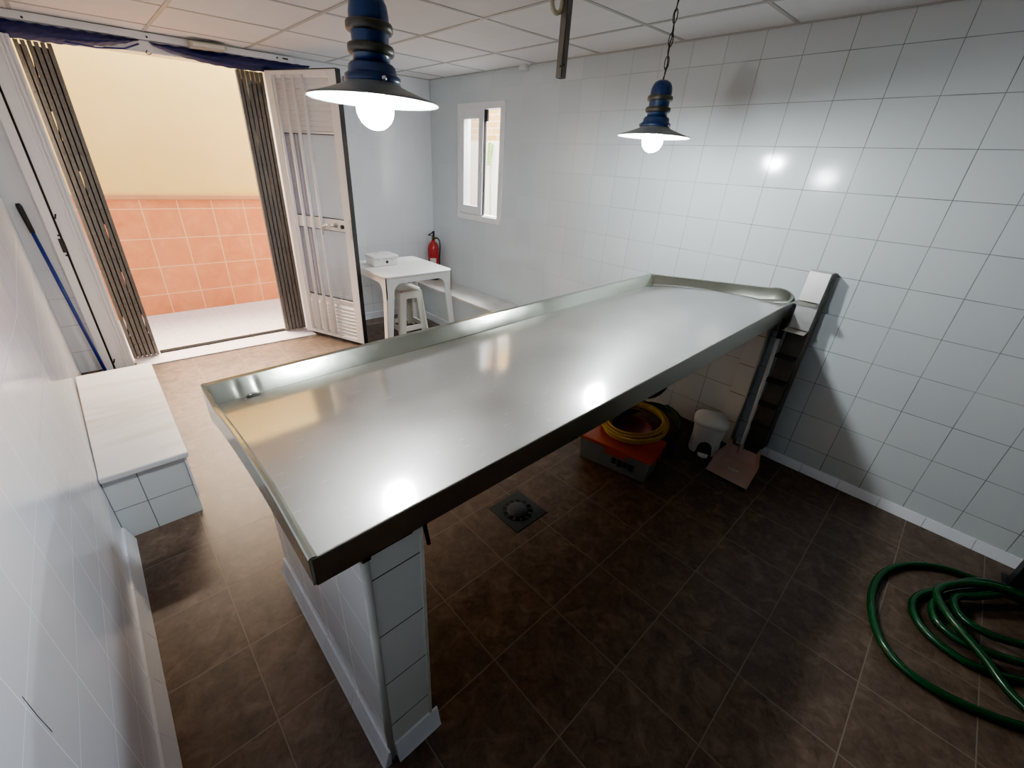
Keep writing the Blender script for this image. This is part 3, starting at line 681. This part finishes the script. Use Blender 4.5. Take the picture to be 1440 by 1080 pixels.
# first aid box
fa=thing('first_aid_box','white first aid box with black cross on the plastic table','box',(-.96,3.33,ZT))
obj('case',MB().prism([(x,y,ZT+.001) for x,y in rrect(-1.082,-.842,3.245,3.42,.015)],(0,0,.062),True),M['plast'],fa,bevel=.004)
obj('lid',MB().prism([(x,y,ZT+.066) for x,y in rrect(-1.088,-.836,3.239,3.426,.018)],(0,0,.024),True),M['plast'],fa,bevel=.006,seg=3)
mb=MB(); mb.box((-.963,3.2435,ZT+.022),(-.951,3.2449,ZT+.050)); mb.box((-.971,3.2435,ZT+.030),(-.943,3.2449,ZT+.042)); obj('cross',mb,M['black'],fa)
mb=MB(); mb.tube(crom([(-1.02,3.33,ZT+.09),(-1.015,3.33,ZT+.106),(-.96,3.33,ZT+.110),(-.905,3.33,ZT+.106),(-.90,3.33,ZT+.09)],5),.005,8); obj('carry_handle',mb,M['plast'],fa)
for q in (-1.03,-.91): obj('latch',MB().box((q,3.2365,ZT+.052),(q+.02,3.2385,ZT+.078)),M['grey'],fa)
# stool
st=thing('plastic_stool','white plastic stool with open sides tucked under the garden table','stool',(-.695,3.42,0))
sc_=Vector((-.695,3.42,0)); SH=.452
mb=MB(); mb.prism([sc_+Vector((x,y,SH-.03)) for x,y in rrect(-.125,.125,-.12,.12,.05)],(0,0,.03),True); obj('seat',mb,M['plast2'],st,bevel=.010,seg=3)
def stoolside(sx,sy):
    # tapered panel with a window, legs continuing to the floor
    n=Vector((sx,sy,0)); u=Vector((-sy,sx,0)); 
    def pt_(a,z,o=0): 
        f=1+.30*(SH-z)/SH; return sc_+u*(a*f)+n*((.118-o)*f)+Vector((0,0,z))
    outer=[(-.115,SH-.02),(.115,SH-.02),(.125,SH-.07),(.13,0),(.075,0),(.075,.035),(-.075,.035),(-.075,0),(-.13,0),(-.125,SH-.07)]
    inner=[(-.06,SH-.10),(-.045,SH-.085),(.045,SH-.085),(.06,SH-.10),(.072,.10),(.062,.085),(-.062,.085),(-.072,.10)]
    mb=MB()
    th=.012
    def strip(A_,B_):
        # quad strip between matching lists
        for i in range(len(A_)-1):
            a,b,c,d=A_[i],A_[i+1],B_[i+1],B_[i]
            mb.hexa([pt_(*a),pt_(*b),pt_(*c),pt_(*d),pt_(*a,th),pt_(*b,th),pt_(*c,th),pt_(*d,th)])
    strip([(-.12,SH-.02),(.12,SH-.02)],[(-.12,SH-.09),(.12,SH-.09)])
    for s in (-1,1): strip([(s*.120,SH-.09),(s*.124,.20),(s*.128,.085),(s*.130,0)],[(s*.055,SH-.09),(s*.066,.20),(s*.070,.085),(s*.074,0)])
    strip([(-.070,.085),(.070,.085)],[(-.073,.040),(.073,.040)])
    return mb
for sx,sy in ((0,-1),(1,0),(0,1),(-1,0)): obj('side_frame',stoolside(sx,sy),M['plast2'],st)

# fire extinguisher
fx=thing('fire_extinguisher','red fire extinguisher standing on the stone ledge in the corner','extinguisher',(-.105,3.78,.388))
c=(-.105,3.78,.3885)
obj('cylinder',MB().lathe([(.045,0),(.058,.006),(.061,.02),(.061,.33),(.056,.365),(.040,.395),(.022,.410),(.018,.43)],c,36),M['red'],fx)
obj('base_ring',MB().lathe([(.0625,.0),(.0635,.002),(.0635,.022),(.0625,.024)],c,36),M['rubber'],fx)
mb=MB(); mb.lathe([(.016,.43),(.018,.45),(.012,.47)],c,16); mb.lathe([(.010,0),(.012,.012)],(c[0]+.01,c[1]-.01,c[2]+.445),12,(.6,-.8,0)); vv=obj('valve',mb,M['brass'],fx)
mb=MB(); mb.obox((c[0]-.03,c[1]-.01,c[2]+.475),(.045,.008,-.008),(0,.009,0),(0,0,.003)); mb.obox((c[0]-.025,c[1]-.01,c[2]+.50),(.04,.008,.015),(0,.009,0),(0,0,.003)); mb.box((c[0]-.004,c[1]-.012,c[2]+.465),(c[0]+.012,c[1]+.004,c[2]+.52)); obj('lever',mb,M['rubber'],fx)
mb=MB(); mb.tube(crom([(c[0]+.01,c[1],c[2]+.45),(c[0]+.05,c[1]-.02,c[2]+.44),(c[0]+.075,c[1]-.02,c[2]+.38),(c[0]+.070,c[1]-.015,c[2]+.22),(c[0]+.068,c[1]-.015,c[2]+.10)],6),.007,8); obj('discharge_hose',mb,M['rubber'],fx)
mb=MB(); P=[]
for i in range(9):
    a=PI+.35+1.1*i/8; P.append([(c[0]+.0618*math.cos(a),c[1]+.0618*math.sin(a),c[2]+z) for z in (.15,.24)])
mb.grid(P); obj('sticker',mb,M['paper'],fx)

# ------------------------------------------------------------------ steel wall rack with saw-tooth ledges
rk=thing('wall_rack','tall narrow stainless steel rack with saw-tooth ledges on the tiled wall past the table','rack',(-.05,.165,0))
ra,rb=.113,.213
mb=MB(); 
mb.box((-.022,ra-.010,.06),(-.001,ra+.004,1.182)); mb.box((-.070,ra-.003,.06),(-.022,ra+.001,1.178)); mb.box((-.070,ra,.06),(-.066,rb,1.178)); obj('backing_channel',mb,M['fascia'],rk)
for i in range(7):
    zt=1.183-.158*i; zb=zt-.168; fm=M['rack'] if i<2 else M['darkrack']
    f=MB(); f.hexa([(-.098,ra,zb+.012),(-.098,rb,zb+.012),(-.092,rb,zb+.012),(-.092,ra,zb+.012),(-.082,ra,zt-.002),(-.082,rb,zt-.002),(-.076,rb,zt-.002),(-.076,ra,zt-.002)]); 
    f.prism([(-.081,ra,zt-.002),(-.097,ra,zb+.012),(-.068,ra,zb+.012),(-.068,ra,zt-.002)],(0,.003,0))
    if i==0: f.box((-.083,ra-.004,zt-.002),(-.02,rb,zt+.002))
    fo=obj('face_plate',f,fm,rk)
    e=MB(); e.hexa([(-.152,ra+.004,zb-.003),(-.152,rb+.016,zb-.003),(-.075,rb,zb+.010),(-.075,ra,zb+.010),(-.152,ra+.004,zb-.001),(-.152,rb+.016,zb-.001),(-.075,rb,zb+.013),(-.075,ra,zb+.013)]); obj('ledge',e,M['fascia'] if i==0 else fm,fo)  # top ledge gets a darker steel, its shading put into the colour

# ------------------------------------------------------------------ long handled dustpan
dp=thing('dustpan','long-handled dusty pink dustpan standing on the floor against the tiled wall','dustpan',(-.35,.17,0))
mb=MB(); P=[]
nu,nv=16,14
def pan(u,v): # u 0 front..1 back ; v -1..1
    x=-.495+.275*u; half=.122*(1-.30*max(0,(u-.55)/.45)**2.2)
    y=.160+.015*u+half*v
    z=.004+.035*max(0,u-.1)**1.5+ .050*max(0,(abs(v)-.86)/.14)**1.2*min(1,u*2.2+.1) + .065*max(0,(u-.86)/.14)**1.3
    return (x,y,z)
for i in range(nu+1): P.append([pan(i/nu,-1+2*j/nv) for j in range(nv+1)])
mb.grid(P); o=obj('pan',mb,M['pan'],dp); m=o.modifiers.new('s','SOLIDIFY'); m.thickness=.003; m.offset=1
m=o.modifiers.new('ss','SUBSURF'); m.levels=1; m.render_levels=2
mb=MB(); mb.box((-.499,.042,.001),(-.490,.278,.008)); obj('front_lip',mb,M['rubber'],dp)
hb=Vector((-.225,.195,.05)); ht=Vector((-.135,.232,.825)); hv=ht-hb
obj('handle',MB().tube([hb,ht],.0105,14),M['grey'],dp)
obj('socket',MB().tube([hb-hv*.03,hb+hv*.09],[.019,.013],14),M['pan'],dp)
obj('grip',MB().tube([hb+hv*.97,hb+hv*1.06,hb+hv*1.11],[.013,.014,.010],12),M['rubber'],dp)
def onpan(a,b,z=.0): return None
mb=MB(); cst=Vector((-.375,.163,.0185)); 
mb.prism([cst+Vector((.013*math.cos(q*PI/12),.030*math.sin(q*PI/12),.000)) for q in range(24)],(0,0,.0015)); stk=obj('sticker',mb,M['paper'],dp)
mb=MB()
for k in range(5): mb.box((cst.x-.005,cst.y-.020+.009*k,cst.z+.002),(cst.x+.005,cst.y-.015+.009*k,cst.z+.0028))
obj('printed_mark',mb,M['black'],stk)

# ------------------------------------------------------------------ pedal bin
pb=thing('pedal_bin','small white plastic pedal bin with arched foot recess in the shadow under the table','bin',(-.27,.40,0))
bc=Vector((-.275,.395,0)); fr=Vector((-.93,-.37,0)).normalized(); sd=Vector((-fr.y,fr.x,0))
def ring(z,a,b,n=40,e=2.8):
    out=[]
    for i in range(n):
        th=2*PI*i/n; ct,stn=math.cos(th),math.sin(th)
        out.append(bc+fr*(a*math.copysign(abs(ct)**(2/e),ct))+sd*(b*math.copysign(abs(stn)**(2/e),stn))+Vector((0,0,z)))
    return out
def loft(rings,smooth=True,cap0=True,cap1=True):
    mb=MB(); n=len(rings[0]); vs=[p for r in rings for p in r]
    mb.add(vs,[[j*n+i,j*n+(i+1)%n,(j+1)*n+(i+1)%n,(j+1)*n+i] for j in range(len(rings)-1) for i in range(n)],smooth)
    if cap0: mb.f.append([i for i in range(n)][::-1]); mb.sm.append(False)
    if cap1: b=(len(rings)-1)*n; mb.f.append([b+i for i in range(n)]); mb.sm.append(smooth)
    return mb
obj('bucket',loft([ring(0,.082,.090),ring(.005,.084,.092),ring(.10,.079,.088),ring(.185,.090,.096),ring(.198,.092,.098)]),M['plast'],pb)
obj('lid',loft([ring(.200,.088,.094),ring(.203,.098,.104),ring(.222,.100,.106),ring(.240,.092,.098),ring(.254,.070,.076),ring(.262,.035,.040),ring(.263,.005,.005)]),M['plast'],pb)
mb=MB(); poly=[]
for i in range(13):
    a=PI*i/12; poly.append(bc+fr*.0865+sd*(.042*math.cos(a))+Vector((0,0,.055+.045*math.sin(a))))
poly+= [bc+fr*.0865+sd*(-.048)+Vector((0,0,.004)),bc+fr*.0865+sd*(.048)+Vector((0,0,.004))]
mb.prism(poly,fr*.002); obj('foot_recess',mb,M['hole'],pb)
mb=MB(); mb.prism([bc+fr*.085+sd*(.034)+Vector((0,0,.008)),bc+fr*.125+sd*(.026)+Vector((0,0,.008)),bc+fr*.133+Vector((0,0,.008)),bc+fr*.125+sd*(-.026)+Vector((0,0,.008)),bc+fr*.085+sd*(-.034)+Vector((0,0,.008))],(0,0,.010)); obj('pedal',mb,M['plast'],pb,bevel=.002)

# ------------------------------------------------------------------ crate and hoses below the table
cu=Vector((.975,.20,0)).normalized(); cv=Vector((-cu.y,cu.x,0)); cc=Vector((-.925,.43,0))
def CP(u,v,z): return cc+cu*u+cv*v+Vector((0,0,z))
def cbox(mb,u0,u1,v0,v1,z0,z1,t=0): 
    return mb.hexa([CP(u0+t,v0+t,z0),CP(u1-t,v0+t,z0),CP(u1-t,v1-t,z0),CP(u0+t,v1-t,z0),CP(u0,v0,z1),CP(u1,v0,z1),CP(u1,v1,z1),CP(u0,v1,z1)])
cr=thing('storage_box','smoky plastic storage box with an orange lid under the steel table','box',(-.86,.66,0))
obj('box_body',cbox(MB(),.008,.262,.008,.452,0,.148,.014),M['crate'],cr,bevel=.006)
obj('lid',cbox(MB(),0,.27,0,.46,.150,.170),M['orange'],cr,bevel=.005)
obj('clip',cbox(MB(),-.003,.003,.15,.28,.118,.158),M['orange'],cr); obj('clip',cbox(MB(),.10,.17,-.004,.004,.112,.158),M['orange'],cr)
mb=MB()
for k in range(4): cbox(mb,-.0005+.002,.012,.10+.035*k,.125+.035*k,.055+.01*(k%2),.095)
obj('contents_mark',mb,M['rubber'],cr)
def coil(center,r0,turns,rt,tilt,az,jit,stack,seed):
    rnd=random.Random(seed); c=Vector(center); R=Matrix.Rotation(az,3,'Z')@Matrix.Rotation(tilt,3,'Y'); pts=[]; n=int(turns*26)
    pr=[rnd.uniform(-1,1) for _ in range(int(turns)+3)]
    for i in range(n+1):
        th=2*PI*i/26; k=i/26; j=int(k); f=k-j; d=pr[j]*(1-f)+pr[j+1]*f
        r=r0*(1+jit*d); pts.append(c+R@Vector((r*math.cos(th),r*math.sin(th)*.96,stack*k+.004*math.sin(th*2+d))))
    return MB().tube(pts,rt,10)
tag(obj('yellow_hose',coil((-.700,.700,.197),.20,6,.0075,-.10,0,.14,.010,3),M['yhose'],origin=(-.70,.70,.18)),'coil of yellow hose lying on the orange lid under the steel table','hose')
tag(obj('dark_green_hose',coil((-.395,.735,.030),.20,4,.011,-.16,0,.08,.020,5),M['dghose'],origin=(-.395,.735,.05)),'coil of dark green hose behind the storage box and beside the pedal bin','hose')
tag(obj('black_hose',coil((-.125,.95,.29),.17,4,.011,-1.40,0,.08,.018,9),M['bhose'],origin=(-.22,.86,.2)),'coil of black hose propped against the wall behind the yellow coil','hose')
mb=MB(); mb.lathe([(.10,0),(.125,.03),(.120,.03),(.098,.004),(0,.004)],(-.72,.70,.1705),32); tag(obj('maroon_tray',mb,M['maroon'],origin=(-.72,.70,.17)),'dark maroon plastic dish inside the yellow hose coil','dish')
mb=MB(); mb.lathe([(.022,0),(.024,.05),(.012,.07),(.012,.085),(0,.086)],(-.52,.50,0),16); tag(obj('blue_bottle',mb,M['blueb'],origin=(-.52,.50,0)),'small blue bottle beside the storage box under the table','bottle')

# floor drain
fd=thing('floor_drain','square dark metal floor drain with round cover under the steel table','drain',(-1.62,.77,0))
mb=MB(); mb.box((-1.728,.662,.0),(-1.512,.878,.003)); obj('frame',mb,M['drainm'],fd,bevel=.001)
mb=MB(); mb.lathe([(.078,.003),(.078,.0035),(0,.0035)],(-1.62,.77,0),36); obj('slot',mb,M['hole'],fd)
mb=MB(); mb.lathe([(.056,.0036),(.056,.006),(.05,.008),(0,.009)],(-1.62,.77,0),36)
for k in range(12):
    a=2*PI*k/12; d=Vector((math.cos(a),math.sin(a),0)); mb.obox(Vector((-1.62,.77,.0048))+d*.066,d*.012,Vector((-d.y,d.x,0))*.006,(0,0,.0012))
obj('cover',mb,M['drainm'],fd)

# ------------------------------------------------------------------ big green garden hose, right foreground
r_=.0155; z1,z2,z3=.016,.040,.062
path=[(-.24,-1.35,z1),(-.27,-1.18,z1),(-.285,-1.03,z1),(-.30,-.90,z1),(-.35,-.78,z1),(-.46,-.675,z1),(-.62,-.608,z1),(-.81,-.60,z1),(-.98,-.645,z1),(-1.07,-.715,z1),(-1.095,-.81,z1),(-1.070,-.93,z1),(-1.015,-1.05,z1),(-.90,-1.22,z1),(-.72,-1.38,z1),(-.48,-1.45,z1),(-.27,-1.36,z2),
(-.27,-1.20,z2),(-.29,-1.0,z2),(-.37,-.89,z2),(-.50,-.81,z1),(-.62,-.745,z1),(-.72,-.730,z1),(-.815,-.77,z1),(-.862,-.86,z1),(-.855,-.95,z1),(-.80,-1.05,z1),(-.70,-1.20,z1),(-.53,-1.31,z2),(-.36,-1.28,z3),
(-.29,-1.14,z3),(-.32,-1.02,z3),(-.42,-.93,z3),(-.54,-.83,z2),(-.66,-.785,z2),(-.76,-.80,z2),(-.80,-.88,z2),(-.77,-.97,z2),(-.72,-1.06,z2),(-.62,-1.18,z2),(-.50,-1.24,z3),(-.38,-1.20,z3+.02),
(-.33,-1.08,z3+.02),(-.40,-.99,z3+.02),(-.50,-.90,z3),(-.58,-.84,z3),(-.68,-.86,z3),(-.70,-.94,z3),(-.66,-1.03,z3),(-.60,-1.12,z3),(-.62,-1.25,z2),(-.80,-1.33,z1),(-.96,-1.28,z1),(-1.0,-1.15,z2),(-.93,-1.02,z2-.0),(-.84,-.93,z3),(-.74,-.83,z3+.01),(-.62,-.78,z3+.01),(-.50,-.84,z3+.02),(-.42,-.95,z3+.04),(-.40,-1.1,z3+.04),(-.45,-1.3,z3)]
mb=MB(); mb.tube(crom(path,7),r_,12); tag(obj('garden_hose',mb,M['ghose'],origin=(-.6,-.95,0)),'glossy green garden hose lying in loose loops on the floor at bottom right','hose')
ps=thing('machine_foot','dark metal post standing on the floor beside the green hose','post',(-.20,-1.05,0))
obj('post',MB().box((-.215,-1.095,.010),(-.145,-1.022,1.0)),M['dark'],ps,bevel=.004)
obj('foot_plate',MB().box((-.225,-1.115,0),(-.125,-1.005,.010)),M['dark'],ps)

# ------------------------------------------------------------------ light
def area(name,loc,rot,sx,sy,power,col):
    l=bpy.data.lights.new(name,'AREA'); l.shape='RECTANGLE'; l.size=sx; l.size_y=sy; l.energy=power; l.color=col
    o=bpy.data.objects.new(name,l); C.objects.link(o); o.location=loc; o.rotation_euler=rot; return o
area('sky_over_passage',(-2.1,4.62,3.3),(0,0,0),4.5,.9,125,(1.0,.97,.93))
l=area('doorway_daylight_fill',(-2.15,4.75,2.75),(0,0,0),1.6,.5,240,(1.0,.79,.58)); l.data.spread=1.3; l.rotation_euler=(Vector((-2.3,2.9,0))-Vector(l.location)).to_track_quat('-Z','Y').to_euler()  # added lamp above the lintel, brightens the floor by the door
l=area('window_daylight_fill',(.55,3.1,2.55),(0,0,0),.4,.7,260,(.88,.93,1.0)); l.rotation_euler=(Vector((-1.2,3.5,1.0))-Vector(l.location)).to_track_quat('-Z','Y').to_euler()  # added lamp above the window, brightens the door leaf and far wall
area('sky_over_yard',(.6,3.4,3.3),(0,0,0),.8,3.0,300,(1.0,.98,.95))
wld=bpy.data.worlds.new('World'); bpy.context.scene.world=wld; wld.use_nodes=True
bg=wld.node_tree.nodes['Background']; bg.inputs[0].default_value=(.80,.88,1.0,1); bg.inputs[1].default_value=1.2

# ------------------------------------------------------------------ camera (solved from the tile grid)
cam=bpy.data.cameras.new('Camera'); co=bpy.data.objects.new('Camera',cam); C.objects.link(co)
cam.sensor_width=36; cam.sensor_fit='HORIZONTAL'; cam.lens=592.894*36/1440; cam.clip_start=.02
co.rotation_mode='XYZ'; co.location=(-2.8360,-.34625,1.57953); co.rotation_euler=(1.0961304,-.0596318,-.7529105)
bpy.context.scene.camera=co
sc=bpy.context.scene
sc.view_settings.view_transform='AgX'; sc.view_settings.look='AgX - Punchy'; sc.view_settings.exposure=0.5; sc.view_settings.gamma=1.0
sc.cycles.max_bounces=10; sc.cycles.diffuse_bounces=6; sc.cycles.glossy_bounces=5; sc.cycles.transparent_max_bounces=12
sc.cycles.caustics_reflective=False; sc.cycles.sample_clamp_indirect=6
sc.cycles.use_denoising=True
